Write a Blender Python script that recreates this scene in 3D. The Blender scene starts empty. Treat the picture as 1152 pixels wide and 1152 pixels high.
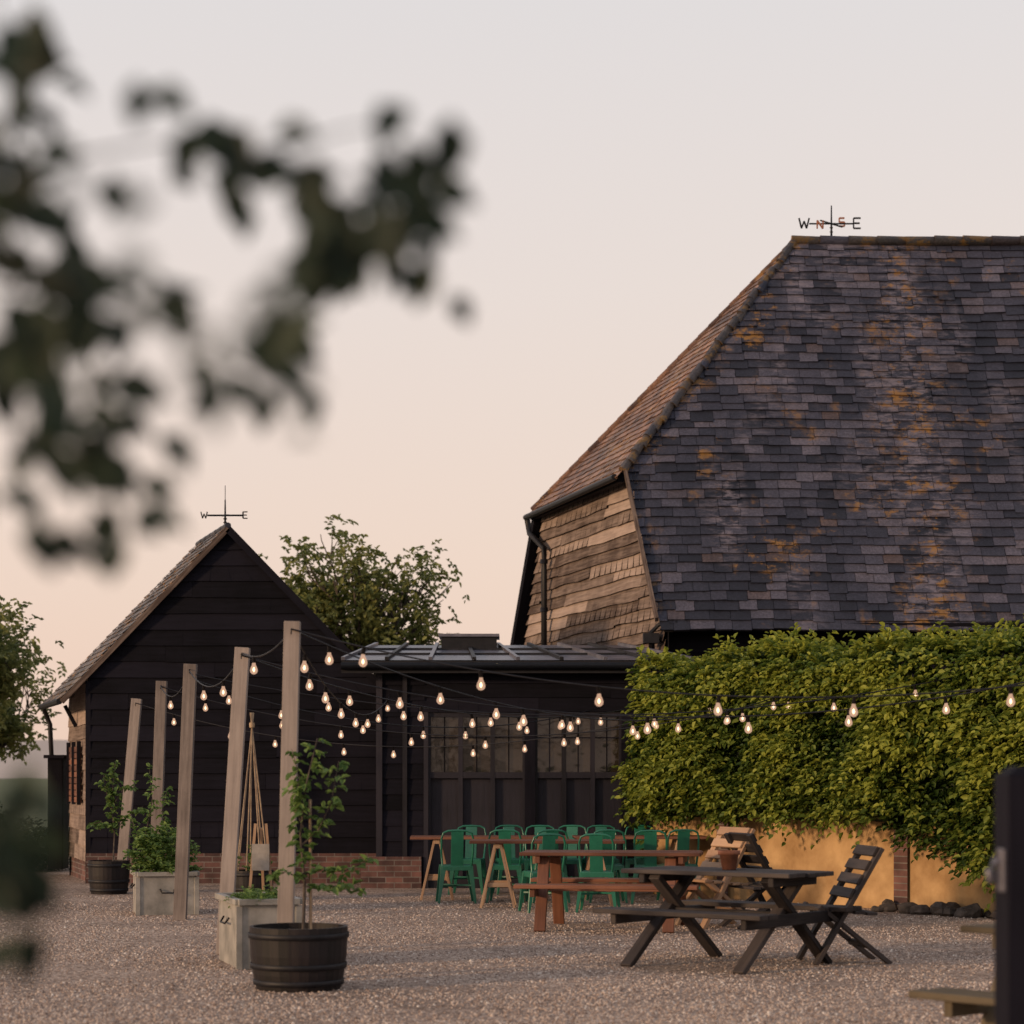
import bpy, math, random
import numpy as np
from mathutils import Vector, Matrix, noise
random.seed(7); rng=np.random.default_rng(7)
scene=bpy.context.scene
V=Vector

# ------------------------------------------------------------------ materials
def new_mat(name):
    m=bpy.data.materials.new(name); m.use_nodes=True
    nt=m.node_tree; p=nt.nodes['Principled BSDF']
    return m,nt,p
def N(nt,t,**k):
    n=nt.nodes.new(t)
    for a,b in k.items(): setattr(n,a,b)
    return n
def ramp(nt,stops,src,interp='LINEAR'):
    r=N(nt,'ShaderNodeValToRGB'); r.color_ramp.interpolation=interp
    e=r.color_ramp.elements
    while len(e)<len(stops): e.new(0.5)
    for el,(p,c) in zip(e,stops):
        el.position=p; el.color=(*c,1) if len(c)==3 else c
    nt.links.new(src,r.inputs[0]); return r.outputs[0]
def mix(nt,fac,a,b,mode='MIX'):
    m=N(nt,'ShaderNodeMix',data_type='RGBA',blend_type=mode)
    for s,v in ((0,fac),(6,a),(7,b)):
        if isinstance(v,(int,float)): m.inputs[s].default_value=v
        elif isinstance(v,tuple): m.inputs[s].default_value=(*v,1)
        else: nt.links.new(v,m.inputs[s])
    return m.outputs[2]
def math_(nt,op,a,b=0.0):
    m=N(nt,'ShaderNodeMath',operation=op)
    for s,v in ((0,a),(1,b)):
        if isinstance(v,(int,float)): m.inputs[s].default_value=v
        else: nt.links.new(v,m.inputs[s])
    return m.outputs[0]
def coords(nt,kind='Object',scale=(1,1,1)):
    tc=N(nt,'ShaderNodeTexCoord'); mp=N(nt,'ShaderNodeMapping')
    mp.inputs['Scale'].default_value=scale
    nt.links.new(tc.outputs[kind],mp.inputs[0]); return mp.outputs[0]
def noi(nt,vec,scale,detail=4,rough=.55):
    n=N(nt,'ShaderNodeTexNoise'); n.inputs['Scale'].default_value=scale
    n.inputs['Detail'].default_value=detail; n.inputs['Roughness'].default_value=rough
    nt.links.new(vec,n.inputs['Vector']); return n.outputs[0]
def bump(nt,p,h,strength=.4,dist=.01):
    b=N(nt,'ShaderNodeBump'); b.inputs['Strength'].default_value=strength; b.inputs['Distance'].default_value=dist
    nt.links.new(h,b.inputs['Height']); nt.links.new(b.outputs[0],p.inputs['Normal'])
def tone(nt):
    a=N(nt,'ShaderNodeAttribute'); a.attribute_name='tone'; return a.outputs['Fac']

def wood(name,dark,light,rough=.75,grain=(40,3,1),spec=.3,bs=.5):
    m,nt,p=new_mat(name)
    uv=coords(nt,'UV',grain); g=noi(nt,uv,1,6,.65)
    ob=coords(nt); blot=noi(nt,ob,2.5,4)
    f=math_(nt,'ADD',math_(nt,'MULTIPLY',g,.7),math_(nt,'MULTIPLY',tone(nt),.45))
    f=math_(nt,'ADD',f,math_(nt,'MULTIPLY',math_(nt,'SUBTRACT',blot,.5),.5))
    c=ramp(nt,[(.3,dark),(.85,light)],f)
    nt.links.new(c,p.inputs['Base Color']); p.inputs['Roughness'].default_value=rough
    p.inputs['Specular IOR Level'].default_value=spec
    bump(nt,p,g,bs,.006); return m
def plain(name,c1,c2,scale=6,rough=.6,metal=0,bs=.2,spec=.5):
    m,nt,p=new_mat(name); ob=coords(nt); g=noi(nt,ob,scale,5,.6)
    nt.links.new(ramp(nt,[(.35,c1),(.68,c2)],g),p.inputs['Base Color'])
    p.inputs['Roughness'].default_value=rough; p.inputs['Metallic'].default_value=metal
    p.inputs['Specular IOR Level'].default_value=spec
    bump(nt,p,noi(nt,ob,scale*8,3),bs,.004); return m
def leafmat(name,dark,light,trans=.35,mid=None):
    m,nt,p=new_mat(name); t=tone(nt)
    c=ramp(nt,[(0,dark),(1,light)] if mid is None else [(0,dark),(.5,mid),(1,light)],t)
    nt.links.new(c,p.inputs['Base Color']); p.inputs['Roughness'].default_value=.55
    p.inputs['Specular IOR Level'].default_value=.3
    tr=N(nt,'ShaderNodeBsdfTranslucent'); nt.links.new(c,tr.inputs[0])
    ms=N(nt,'ShaderNodeMixShader'); ms.inputs[0].default_value=trans
    nt.links.new(p.outputs[0],ms.inputs[1]); nt.links.new(tr.outputs[0],ms.inputs[2])
    nt.links.new(ms.outputs[0],nt.nodes['Material Output'].inputs[0]); return m

M={}
M['black_board']=wood('black_board',(.0025,.0025,.0045),(.0095,.0090,.0155),.8,(25,1.5,1),.10)
M['door_board']=wood('door_board',(.005,.0047,.007),(.019,.017,.025),.6,(25,1.5,1),.25)
M['old_board']=wood('old_board',(.060,.044,.038),(.33,.26,.225),.9,(34,1.3,1),.15,.9)
M['post_wood']=wood('post_wood',(.11,.092,.085),(.34,.29,.265),.85,(30,1.5,1),.2,.4)
M['dark_table']=wood('dark_table',(.009,.007,.008),(.060,.049,.046),.7,(30,2,1),.25,.6)
M['brown_table']=wood('brown_table',(.06,.022,.013),(.20,.085,.05),.6,(30,2,1),.3,.4)
M['pale_wood']=wood('pale_wood',(.22,.13,.08),(.42,.28,.18),.7,(25,2,1),.3,.3)
M['grey_wood']=wood('grey_wood',(.022,.018,.013),(.135,.11,.075),.85,(38,2,1),.2,.8)
M['barrel_wood']=wood('barrel_wood',(.004,.0035,.004),(.018,.013,.014),.6,(30,2,1),.3,.6)
M['bark']=plain('bark',(.03,.022,.018),(.09,.07,.055),20,.9,0,.8)
M['twig_bark']=plain('twig_bark',(.012,.012,.009),(.03,.028,.022),20,.9,0,.8)
M['iron']=plain('iron',(.004,.004,.006),(.011,.010,.013),12,.55,0,.2,.3)
M['lead']=plain('lead',(.06,.06,.078),(.15,.145,.175),3,.4,.3)
M['galv']=plain('galv',(.17,.165,.15),(.35,.33,.30),4,.55,.15)
M['soil']=plain('soil',(.02,.014,.01),(.07,.05,.035),30,.95,0,1)
M['terracotta']=plain('terracotta',(.17,.06,.03),(.30,.12,.07),9,.8)
M['green_paint']=plain('green_paint',(.006,.085,.055),(.012,.13,.080),4,.35,0,.05)
M['stone']=plain('stone',(.025,.020,.018),(.085,.068,.058),7,.9,0,.8)
M['ochre']=plain('ochre',(.25,.145,.060),(.46,.30,.145),2.2,.9,0,.5)
M['slate_back']=plain('slate_back',(.005,.005,.007),(.010,.010,.013),5,.9,0,0,.1)
M['white_tin']=plain('white_tin',(.20,.18,.16),(.34,.31,.28),6,.5)
M['cane']=plain('cane',(.20,.13,.08),(.36,.26,.16),10,.7)
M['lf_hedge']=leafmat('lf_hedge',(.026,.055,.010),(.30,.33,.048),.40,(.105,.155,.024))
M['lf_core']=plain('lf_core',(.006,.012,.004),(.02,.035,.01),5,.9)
M['lf_tree']=leafmat('lf_tree',(.09,.12,.035),(.29,.30,.10),.45)
M['lf_plant']=leafmat('lf_plant',(.06,.12,.026),(.21,.31,.09),.4)
M['lf_dark']=leafmat('lf_dark',(.008,.018,.012),(.028,.048,.028),.2)
M['lf_bush']=leafmat('lf_bush',(.03,.045,.028),(.08,.105,.06),.25)

def slate_mat(name,stops,lichen,amount,pale,band=False):
    m,nt,p=new_mat(name); ob=coords(nt)
    c=ramp(nt,stops,tone(nt))
    fine=noi(nt,ob,30,6,.75)
    c=mix(nt,.75,c,ramp(nt,[(.32,(.35,.35,.36)),(.5,(.9,.9,.92)),(.7,(1.9,1.85,1.9))],fine),'MULTIPLY')
    c=mix(nt,.85,c,ramp(nt,[(.35,(.50,.52,.60)),(.65,(1.4,1.34,1.34))],noi(nt,coords(nt,'Object',(1,.6,.6)),.8,5,.6)),'MULTIPLY')
    big=noi(nt,coords(nt,'Object',(1,.45,.3)),1.05,3,.5)
    pm=noi(nt,coords(nt,'Object',(.6,1,2.2)),6,7,.75)
    A_=ramp(nt,[(.50,(0,0,0)),(.64,(1,1,1))],big)
    big2=noi(nt,coords(nt,'Object',(1.5,.8,.8)),.8,4,.6)
    B_=ramp(nt,[(amount,(0,0,0)),(amount+.10,(1,1,1))],big2)
    if band:
        sp=N(nt,'ShaderNodeSeparateXYZ');nt.links.new(ob,sp.inputs[0])
        wob=math_(nt,'MULTIPLY',math_(nt,'SUBTRACT',noi(nt,ob,1.3,5,.65),.5),2.2)
        dd=math_(nt,'ABSOLUTE',math_(nt,'ADD',math_(nt,'SUBTRACT',sp.outputs[0],6.0),wob))
        bd=ramp(nt,[(.12,(1,1,1)),(.65,(0,0,0))],dd)
        v1=math_(nt,'ABSOLUTE',math_(nt,'ADD',math_(nt,'SUBTRACT',sp.outputs[0],5.1),math_(nt,'MULTIPLY',wob,.4)))
        v1=math_(nt,'MULTIPLY',ramp(nt,[(.1,(1,1,1)),(.5,(0,0,0))],v1),ramp(nt,[(.0,(0,0,0)),(1,(1,1,1))],math_(nt,'SUBTRACT',sp.outputs[2],8.7)))  # pale sheen near the ridge, painted into the slate colour
        hx=math_(nt,'ADD',math_(nt,'SUBTRACT',math_(nt,'MULTIPLY',math_(nt,'SUBTRACT',sp.outputs[2],6.0),.712),sp.outputs[0]),1.69)
        hb=math_(nt,'MULTIPLY',ramp(nt,[(.05,(1,1,1)),(.45,(0,0,0))],math_(nt,'ABSOLUTE',hx)),.9)
        A_=math_(nt,'MAXIMUM',math_(nt,'MAXIMUM',A_,bd),v1); B_=math_(nt,'MAXIMUM',math_(nt,'MAXIMUM',B_,bd),hb)
    k=math_(nt,'MULTIPLY',A_,ramp(nt,[(.48,(0,0,0)),(.58,(1,1,1))],pm))
    c=mix(nt,math_(nt,'MULTIPLY',k,.75),c,pale)
    lm=noi(nt,coords(nt,'Object',(.8,1,1.4)),3.2,9,.8)
    k2=math_(nt,'MULTIPLY',B_,ramp(nt,[(.53,(0,0,0)),(.58,(1,1,1))],lm))
    c=mix(nt,math_(nt,'MULTIPLY',k2,.85),c,lichen)
    nt.links.new(c,p.inputs['Base Color']); p.inputs['Roughness'].default_value=.5
    p.inputs['Specular IOR Level'].default_value=.35
    bump(nt,p,fine,.8,.012); return m
M['slate']=slate_mat('slate',[(0,(.010,.011,.018)),(.35,(.023,.025,.038)),(.7,(.040,.041,.058)),(.92,(.078,.076,.098)),(1,(.065,.048,.046))],(.24,.125,.030),.55,(.17,.15,.18),True)
M['clay']=slate_mat('clay',[(0,(.07,.038,.025)),(.5,(.16,.085,.05)),(1,(.27,.145,.08))],(.30,.16,.05),.5,(.24,.17,.12))
M['lichen_cap']=slate_mat('lichen_cap',[(0,(.045,.04,.04)),(1,(.10,.08,.065))],(.28,.145,.035),.32,(.16,.13,.09))

m,nt,p=new_mat('brick'); tc=N(nt,'ShaderNodeTexCoord'); sp=N(nt,'ShaderNodeSeparateXYZ'); cb=N(nt,'ShaderNodeCombineXYZ')
nt.links.new(tc.outputs['Object'],sp.inputs[0])
nt.links.new(math_(nt,'ADD',sp.outputs[0],sp.outputs[1]),cb.inputs[0]); nt.links.new(sp.outputs[2],cb.inputs[1])
br=N(nt,'ShaderNodeTexBrick'); nt.links.new(cb.outputs[0],br.inputs[0])
br.inputs['Scale'].default_value=1; br.inputs['Brick Width'].default_value=.225; br.inputs['Row Height'].default_value=.075; br.inputs['Mortar Size'].default_value=.006
br.inputs['Color1'].default_value=(.045,.022,.021,1); br.inputs['Color2'].default_value=(.14,.065,.055,1); br.inputs['Mortar'].default_value=(.14,.12,.11,1)
c=mix(nt,.7,br.outputs[0],ramp(nt,[(.3,(.4,.4,.4)),(.7,(1.3,1.3,1.3))],noi(nt,tc.outputs['Object'],6,5)),'MULTIPLY')
nt.links.new(c,p.inputs['Base Color']); p.inputs['Roughness'].default_value=.9; bump(nt,p,br.outputs[1],-.5,.01); M['brick']=m
m,nt,p=new_mat('window_glass'); p.inputs['Base Color'].default_value=(.022,.017,.013,1); p.inputs['Roughness'].default_value=.06
p.inputs['Specular IOR Level'].default_value=.7
bump(nt,p,noi(nt,coords(nt),3,2),.25,.02); M['glass']=m
m,nt,p=new_mat('gravel'); ob=coords(nt)
vo=N(nt,'ShaderNodeTexVoronoi'); vo.inputs['Scale'].default_value=46; nt.links.new(ob,vo.inputs['Vector'])
sx=N(nt,'ShaderNodeSeparateColor'); nt.links.new(vo.outputs['Color'],sx.inputs[0])
c=ramp(nt,[(0,(.17,.12,.09)),(.3,(.34,.255,.20)),(.6,(.47,.365,.295)),(.85,(.57,.465,.385)),(1,(.70,.61,.53))],sx.outputs[0])
vd=ramp(nt,[(.0,(1.15,1.15,1.15)),(.8,(.42,.39,.38))],vo.outputs['Distance'])
c=mix(nt,.75,c,vd,'MULTIPLY')
c=mix(nt,.9,c,ramp(nt,[(.3,(.68,.65,.63)),(.7,(1.22,1.20,1.17))],noi(nt,coords(nt,'Object',(.6,1,1)),.6,6,.65)),'MULTIPLY')
c=mix(nt,.6,c,ramp(nt,[(.35,(.75,.75,.75)),(.65,(1.15,1.15,1.15))],noi(nt,ob,6,4,.7)),'MULTIPLY')
nt.links.new(c,p.inputs['Base Color']); p.inputs['Roughness'].default_value=.9;p.inputs['Specular IOR Level'].default_value=.2
h=math_(nt,'ADD',math_(nt,'MULTIPLY',vo.outputs['Distance'],-1.0),math_(nt,'MULTIPLY',sx.outputs[1],.5))
bump(nt,p,h,.8,.010); M['gravel']=m
m,nt,p=new_mat('pebble')
nt.links.new(ramp(nt,[(0,(.13,.09,.07)),(.3,(.29,.215,.17)),(.7,(.43,.335,.27)),(.94,(.52,.43,.36)),(1,(.66,.60,.53))],tone(nt)),p.inputs['Base Color'])
p.inputs['Roughness'].default_value=.9;p.inputs['Specular IOR Level'].default_value=.2;M['pebble']=m
M['grass']=plain('grass',(.04,.065,.02),(.10,.12,.045),1.5,.95,0,.6)
M['hill']=plain('hill',(.34,.33,.34),(.40,.38,.38),.01,1,0,0,0)  # distance haze is mixed into the hill colour
def emis(name,col,st,tr=0):
    m=bpy.data.materials.new(name); m.use_nodes=True; nt=m.node_tree; nt.nodes.clear()
    o=N(nt,'ShaderNodeOutputMaterial'); e=N(nt,'ShaderNodeEmission'); e.inputs[0].default_value=(*col,1); e.inputs[1].default_value=st
    if tr:
        t=N(nt,'ShaderNodeBsdfTransparent'); ms=N(nt,'ShaderNodeMixShader'); ms.inputs[0].default_value=1-tr
        nt.links.new(t.outputs[0],ms.inputs[1]); nt.links.new(e.outputs[0],ms.inputs[2]); nt.links.new(ms.outputs[0],o.inputs[0])
    else: nt.links.new(e.outputs[0],o.inputs[0])
    return m
M['bulb_glass']=emis('bulb_glass',(1,.60,.40),.75,.45)
M['filament']=emis('filament',(1,.66,.36),6)

# ------------------------------------------------------------------ builder
class B:
    def __init__(s): s.v=[];s.f=[];s.uv=[];s.t=[];s.m=[];s.sm=[];s.mats=[]
    def mi(s,name):
        if name not in s.mats: s.mats.append(name)
        return s.mats.index(name)
    def face(s,idx,uv,t,mi,sm=False):
        s.f.append(idx); s.uv.append(uv); s.t.append(t); s.m.append(mi); s.sm.append(sm)
    def poly(s,pts,mat,t=None,uv=None):
        b=len(s.v); s.v+= [tuple(p) for p in pts]
        t=random.random() if t is None else t
        s.face(list(range(b,b+len(pts))),uv or [(p[0]+p[1],p[2]) for p in pts],t,s.mi(mat))
    def beam(s,p0,p1,w,h,mat,up=(0,0,1),w1=None,h1=None,t=None):
        p0=V(p0);p1=V(p1);a=(p1-p0);L=a.length;a.normalize();up=V(up)
        if abs(a.dot(up))>.98: up=V((0,1,0))
        sd=a.cross(up).normalized();u2=sd.cross(a).normalized()
        w1=w if w1 is None else w1;h1=h if h1 is None else h1
        b=len(s.v)
        for P,ww,hh in((p0,w,h),(p1,w1,h1)):
            for x,y in((-1,-1),(1,-1),(1,1),(-1,1)): s.v.append(tuple(P+sd*x*ww/2+u2*y*hh/2))
        t=random.random() if t is None else t; o=random.random()*50;mi=s.mi(mat)
        for k in range(4):
            k2=(k+1)%4;d=w if k%2==0 else h
            s.face([b+k,b+k2,b+4+k2,b+4+k],[(o+k,o),(o+k+d,o),(o+k+d,o+L),(o+k,o+L)],t,mi)
        s.face([b+3,b+2,b+1,b],[(o,o),(o+w,o),(o+w,o+h*.1),(o,o+h*.1)],t*.8,mi)
        s.face([b+4,b+5,b+6,b+7],[(o,o),(o+w,o),(o+w,o+h*.1),(o,o+h*.1)],t*.8,mi)
    def box(s,x0,x1,y0,y1,z0,z1,mat,t=None):
        s.beam(((x0+x1)/2,(y0+y1)/2,z0),((x0+x1)/2,(y0+y1)/2,z1),x1-x0,y1-y0,mat,(0,1,0),t=t)
    def tube(s,pts,r,mat,n=8,cap=True,t=None):
        pts=[V(p) for p in pts]
        if not hasattr(r,'__len__'): r=[r]*len(pts)
        t=random.random() if t is None else t;mi=s.mi(mat);b=len(s.v);ref=V((.13,.21,.97))
        for i,P in enumerate(pts):
            a=(pts[min(i+1,len(pts)-1)]-pts[max(i-1,0)]).normalized()
            rr=V((1,.1,0)) if abs(a.dot(ref))>.95 else ref
            x=a.cross(rr).normalized();y=x.cross(a).normalized()
            for k in range(n):
                an=2*math.pi*k/n; s.v.append(tuple(P+(x*math.cos(an)+y*math.sin(an))*r[i]))
        for i in range(len(pts)-1):
            for k in range(n):
                k2=(k+1)%n
                s.face([b+i*n+k,b+i*n+k2,b+(i+1)*n+k2,b+(i+1)*n+k],[(k/n,i*.2),((k+1)/n,i*.2),((k+1)/n,i*.2+.2),(k/n,i*.2+.2)],t,mi,True)
        if cap:
            for base in(0,len(pts)-1):
                s.face([b+base*n+k for k in range(n)],[(0,0)]*n,t,mi)
    def lathe(s,c,prof,mat,n=28,t=None,smooth=True,tones=False):
        b=len(s.v);mi=s.mi(mat);t0=random.random() if t is None else t
        for r,z in prof:
            for k in range(n):
                a=2*math.pi*k/n; s.v.append((c[0]+r*math.cos(a),c[1]+r*math.sin(a),c[2]+z))
        tt=[random.random() for _ in range(n)]
        for i in range(len(prof)-1):
            for k in range(n):
                k2=(k+1)%n
                s.face([b+i*n+k,b+i*n+k2,b+(i+1)*n+k2,b+(i+1)*n+k],[(k*.07,prof[i][1]),(k*.07+.07,prof[i][1]),(k*.07+.07,prof[i+1][1]),(k*.07,prof[i+1][1])],tt[k] if tones else t0,mi,smooth)
    def courses(s,O,U,Vv,lf,rf,rows,tw,th,mat,t0=0,t1=1,jit=.004,wav=0,gap=.002,sag=0,slip=0):
        O=V(O);U=V(U).normalized();Vv=V(Vv);Nn=U.cross(Vv).normalized();mi=s.mi(mat)
        def sg(x): return Nn*(sag*noise.noise(V((x*.35,2.2,4.1)))) if sag else V((0,0,0))
        for i in range(rows):
            a=t0+(t1-t0)*i/rows;c=t0+(t1-t0)*(i+1)/rows;c2=min(t1,c+(t1-t0)*.15/rows)
            l0,r0,l1,r1=lf(a),rf(a),lf(c2),rf(c2)
            lo=min(l0,l1);hi=max(r0,r1)
            if hi-lo<.02: continue
            off=(random.random()*tw if tw>1 else (i%2)*tw/2)+jit*random.uniform(-2,2)
            u=math.floor(lo/tw)*tw-off
            while u<hi:
                w=tw*random.uniform(.78,1.22) if tw<1 else tw*random.uniform(.6,1.4)
                ua,ub=u+gap,u+w-gap;u+=w
                b0,b1=max(ua,l0),min(ub,r0);c0,c1=max(ua,l1),min(ub,r1)
                if b1<b0: b0=b1=(l0 if ub<l0 else r0)
                if c1<c0: c0=c1=(l1 if ub<l1 else r1)
                if (b1-b0)+(c1-c0)<.01: continue
                dz=random.uniform(-jit,jit)
                if slip and random.random()<slip: dz-=random.uniform(.01,.035)
                dt=dz*1.5/max(.01,Vv.length)
                lift=th+random.uniform(0,jit);tl=random.uniform(-jit,jit)*.7
                n=1 if tw<1 or not wav else max(2,int((b1-b0)/.25))
                t=random.random();o=random.random()*30
                def wv(x): return wav*(noise.noise(V((x*1.2,i*3.1,o)))+.18*noise.noise(V((x*5,i*3.1,o))))
                for q in range(n):
                    f0,f1=q/n,(q+1)/n
                    x0,x1=b0+(b1-b0)*f0,b0+(b1-b0)*f1;y0,y1=c0+(c1-c0)*f0,c0+(c1-c0)*f1
                    P0=O+U*x0+Vv*(a+dt)+Vv.normalized()*wv(x0)+Nn*(lift+tl)+sg(x0);P1=O+U*x1+Vv*(a+dt)+Vv.normalized()*wv(x1)+Nn*(lift-tl)+sg(x1)
                    P2=O+U*y1+Vv*c2+Nn*.003+sg(y1);P3=O+U*y0+Vv*c2+Nn*.003+sg(y0)
                    P0b=P0-Nn*(lift+.012);P1b=P1-Nn*(lift+.012)
                    k=len(s.v);s.v+=[tuple(P0),tuple(P1),tuple(P2),tuple(P3),tuple(P0b),tuple(P1b)]
                    h=Vv.length*(c-a)
                    s.face([k,k+1,k+2,k+3],[(o,x0),(o,x1),(o+h,x1),(o+h,x0)],t,mi)
                    s.face([k+4,k+5,k+1,k],[(o,x0),(o,x1),(o+.02,x1),(o+.02,x0)],t*.4,mi)
    def build(s,name,parent=None,bevel=0,loc=None,rot=0,scale=1):
        me=bpy.data.meshes.new(name);me.from_pydata(s.v,[],s.f)
        for k in s.mats: me.materials.append(M[k])
        me.polygons.foreach_set('material_index',s.m);me.polygons.foreach_set('use_smooth',s.sm)
        uvl=me.uv_layers.new(name='UVMap');uvl.data.foreach_set('uv',[c for f in s.uv for p in f for c in p])
        at=me.attributes.new('tone','FLOAT','FACE');at.data.foreach_set('value',s.t)
        me.update();ob=bpy.data.objects.new(name,me);scene.collection.objects.link(ob)
        if bevel:
            md=ob.modifiers.new('bevel','BEVEL');md.width=bevel;md.segments=1;md.limit_method='ANGLE'
        if loc is not None: ob.location=loc
        ob.rotation_euler=(0,0,rot);ob.scale=(scale,)*3
        if parent: ob.parent=parent
        return ob
def empty(name,loc=(0,0,0)):
    e=bpy.data.objects.new(name,None);e.location=loc;scene.collection.objects.link(e);bpy.context.view_layer.update();return e
def ch(b,name,par,bevel=0):
    o=b.build(name,None,bevel) if isinstance(b,B) else b
    o.parent=par; o.matrix_parent_inverse=par.matrix_basis.inverted(); return o

def unit(a): return a/np.maximum(1e-9,np.linalg.norm(a,axis=1,keepdims=True))
def rawmesh(name,vs,fs,k,mat,tn):
    me=bpy.data.meshes.new(name);me.vertices.add(len(vs));me.vertices.foreach_set('co',vs.ravel())
    nf=len(fs)//k
    me.loops.add(len(fs));me.loops.foreach_set('vertex_index',fs)
    me.polygons.add(nf);me.polygons.foreach_set('loop_start',np.arange(nf)*k);me.polygons.foreach_set('loop_total',np.full(nf,k))
    me.materials.append(M[mat]);at=me.attributes.new('tone','FLOAT','FACE');at.data.foreach_set('value',tn)
    me.update();me.validate();ob=bpy.data.objects.new(name,me);scene.collection.objects.link(ob);return ob
def leaves(name,P,D,Nr,L,W,mat,tn):
    n=len(P);D=unit(D);S=unit(np.cross(D,Nr));U=np.cross(S,D)
    L=L[:,None];W=W[:,None];cu=U*W*.35
    base=P;tip=P+D*L-U*L*.12
    l1=P+D*L*.32-S*W*.5+cu;l2=P+D*L*.68-S*W*.42+cu*.7
    r1=P+D*L*.32+S*W*.5+cu;r2=P+D*L*.68+S*W*.42+cu*.7
    vs=np.stack([base,l1,l2,tip,r2,r1],1).reshape(-1,3)
    i=np.arange(n)[:,None]*6
    fs=np.concatenate([i+np.array([[0,1,2,3]]),i+np.array([[0,3,4,5]])],1).reshape(-1)
    return rawmesh(name,vs,fs,4,mat,np.repeat(tn,2))
def sprays(Bp,Dr,length,k,lsize):
    n=len(Bp);Dr=unit(Dr);Ps=[];Ds=[];Ns=[];Ls=[]
    side=unit(np.cross(Dr,np.array([[0,0,1.]]))+rng.normal(0,.15,(n,3)))
    for i in range(k):
        f=(i+.5)/k
        p=Bp+Dr*length[:,None]*f+np.array([[0,0,-1.]])*length[:,None]*.45*f*f
        sg=1 if i%2 else -1
        d=Dr*.7+side*sg*.8+rng.normal(0,.25,(n,3))+np.array([[0,0,-.35]])
        Ps.append(p);Ds.append(d);Ns.append(np.array([[0,0,1.]])+rng.normal(0,.35,(n,3))+Dr*.3);Ls.append(lsize*rng.uniform(.7,1.25,n))
    return np.concatenate(Ps),np.concatenate(Ds),np.concatenate(Ns),np.concatenate(Ls)

# ------------------------------------------------------------------ ground
b=B();b.poly([(-3000,-200,-.02),(3000,-200,-.02),(3000,5000,-.02),(-3000,5000,-.02)],'grass');b.build('ground')
gy=empty('gravel_yard',(0,15,0))
b=B();b.poly([(-16,-6,0),(20,-6,0),(20,44,0),(-16,44,0)],'gravel');ch(b,'gravel_bed',gy)
n=110000
yy=11.5+15*rng.uniform(0,1,n)**1.5;xx=rng.uniform(-.28,.28,n)*yy
clump=np.array([noise.noise(V((x*1.1,y*1.1,0)))+.5*noise.noise(V((x*4,y*4,3))) for x,y in zip(xx,yy)])
k_=clump+rng.normal(0,.35,n)>-.15;xx=xx[k_];yy=yy[k_];n=len(xx)
r=rng.uniform(.005,.012,n)*(1+.5*(rng.uniform(0,1,n)>.95));a0=rng.uniform(0,6.28,n);vs=[]
for j in range(5):
    a=a0+j*1.2566;rr=r*rng.uniform(.75,1.25,n);vs.append(np.stack([xx+rr*np.cos(a),yy+rr*np.sin(a),np.full(n,-.001)],1))
for j in range(3):
    a=a0+j*2.094+.4;rr=r*rng.uniform(.35,.7,n);vs.append(np.stack([xx+rr*np.cos(a),yy+rr*np.sin(a),r*rng.uniform(.5,1.0,n)],1))
vs=np.stack(vs,1).reshape(-1,3);i=np.arange(n)[:,None]*8
tr=[[5,6,7],[0,1,5],[1,6,5],[1,2,6],[2,3,6],[3,7,6],[3,4,7],[4,0,7],[0,5,7]]
fs=np.concatenate([i+np.array([t]) for t in tr],1).reshape(-1)
ch(rawmesh('loose_pebbles',vs,fs,3,'pebble',np.repeat(rng.uniform(0,1,n),len(tr))),'',gy)
b=B()
for i in range(60):
    x0=-700+i*25;x1=x0+25
    def hz(x): return 9+8*noise.noise(V((x*.008,3,0)))+3*noise.noise(V((x*.03,8,0)))+ (4 if x<-100 else 0)
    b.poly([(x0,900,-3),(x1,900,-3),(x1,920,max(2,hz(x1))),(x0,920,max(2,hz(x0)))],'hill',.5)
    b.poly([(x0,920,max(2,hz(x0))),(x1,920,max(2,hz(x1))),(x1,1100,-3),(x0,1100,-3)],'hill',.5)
b.build('hills')

# ------------------------------------------------------------------ large barn
barn=empty('slate_roofed_barn',(4,33,0))
RX=14
def flf(t):
    Y=30+3.6*t
    if Y<31.3: return 2.175-.28*(Y-30)-.12
    return 1.69+(4.466-1.69)*(Y-31.3)/(33.6-31.3)
b=B();b.courses((0,30,3.74),(1,0,0),(0,3.6,6.16),flf,lambda t:RX,45,.29,.022,'slate',-.035,1,.010,gap=.003,sag=.09,slip=.09);ch(b,'front_slates',barn)
b=B()
n_=V((0,-6.16,3.6)).normalized()*-.09
def fp(x,t): return V((x,30+3.6*t,3.74+6.16*t))+n_
b.poly([fp(flf(-.03)+.05,-.03),fp(RX,-.03),fp(RX,1),fp(4.5,1),fp(flf(.37)+.05,.37)],'slate_back')
b.poly([(4.466,33.6,9.87),(RX,33.6,9.87),(RX,37.3,3.6),(.1,37.3,3.6),(.45,35.9,6.0)],'slate')
b.poly([(RX-.1,30,0),(RX-.1,37.2,0),(RX-.1,37.2,3.7),(RX-.1,33.6,9.75),(RX-.1,30,3.6)],'black_board')
ch(b,'roof_deck',barn)
A=V((1.62,31.22,5.96));Bp=V((.36,35.95,5.96));R=V((4.466,33.6,9.9))
U=(A-Bp).normalized();ru=(R-Bp).dot(U);Vv=(R-Bp)-U*ru;wd=(A-Bp).length
b=B();b.courses(Bp,U,Vv,lambda t:t*ru,lambda t:wd+(ru-wd)*t,34,.2,.018,'clay',-.03,1,.007,sag=.05)
nn=U.cross(Vv).normalized()*-.05
b.poly([A+nn-Vv*.03,R+nn,Bp+nn-Vv*.03],'slate_back');ch(b,'hip_tiles',barn)
b=B()
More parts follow.
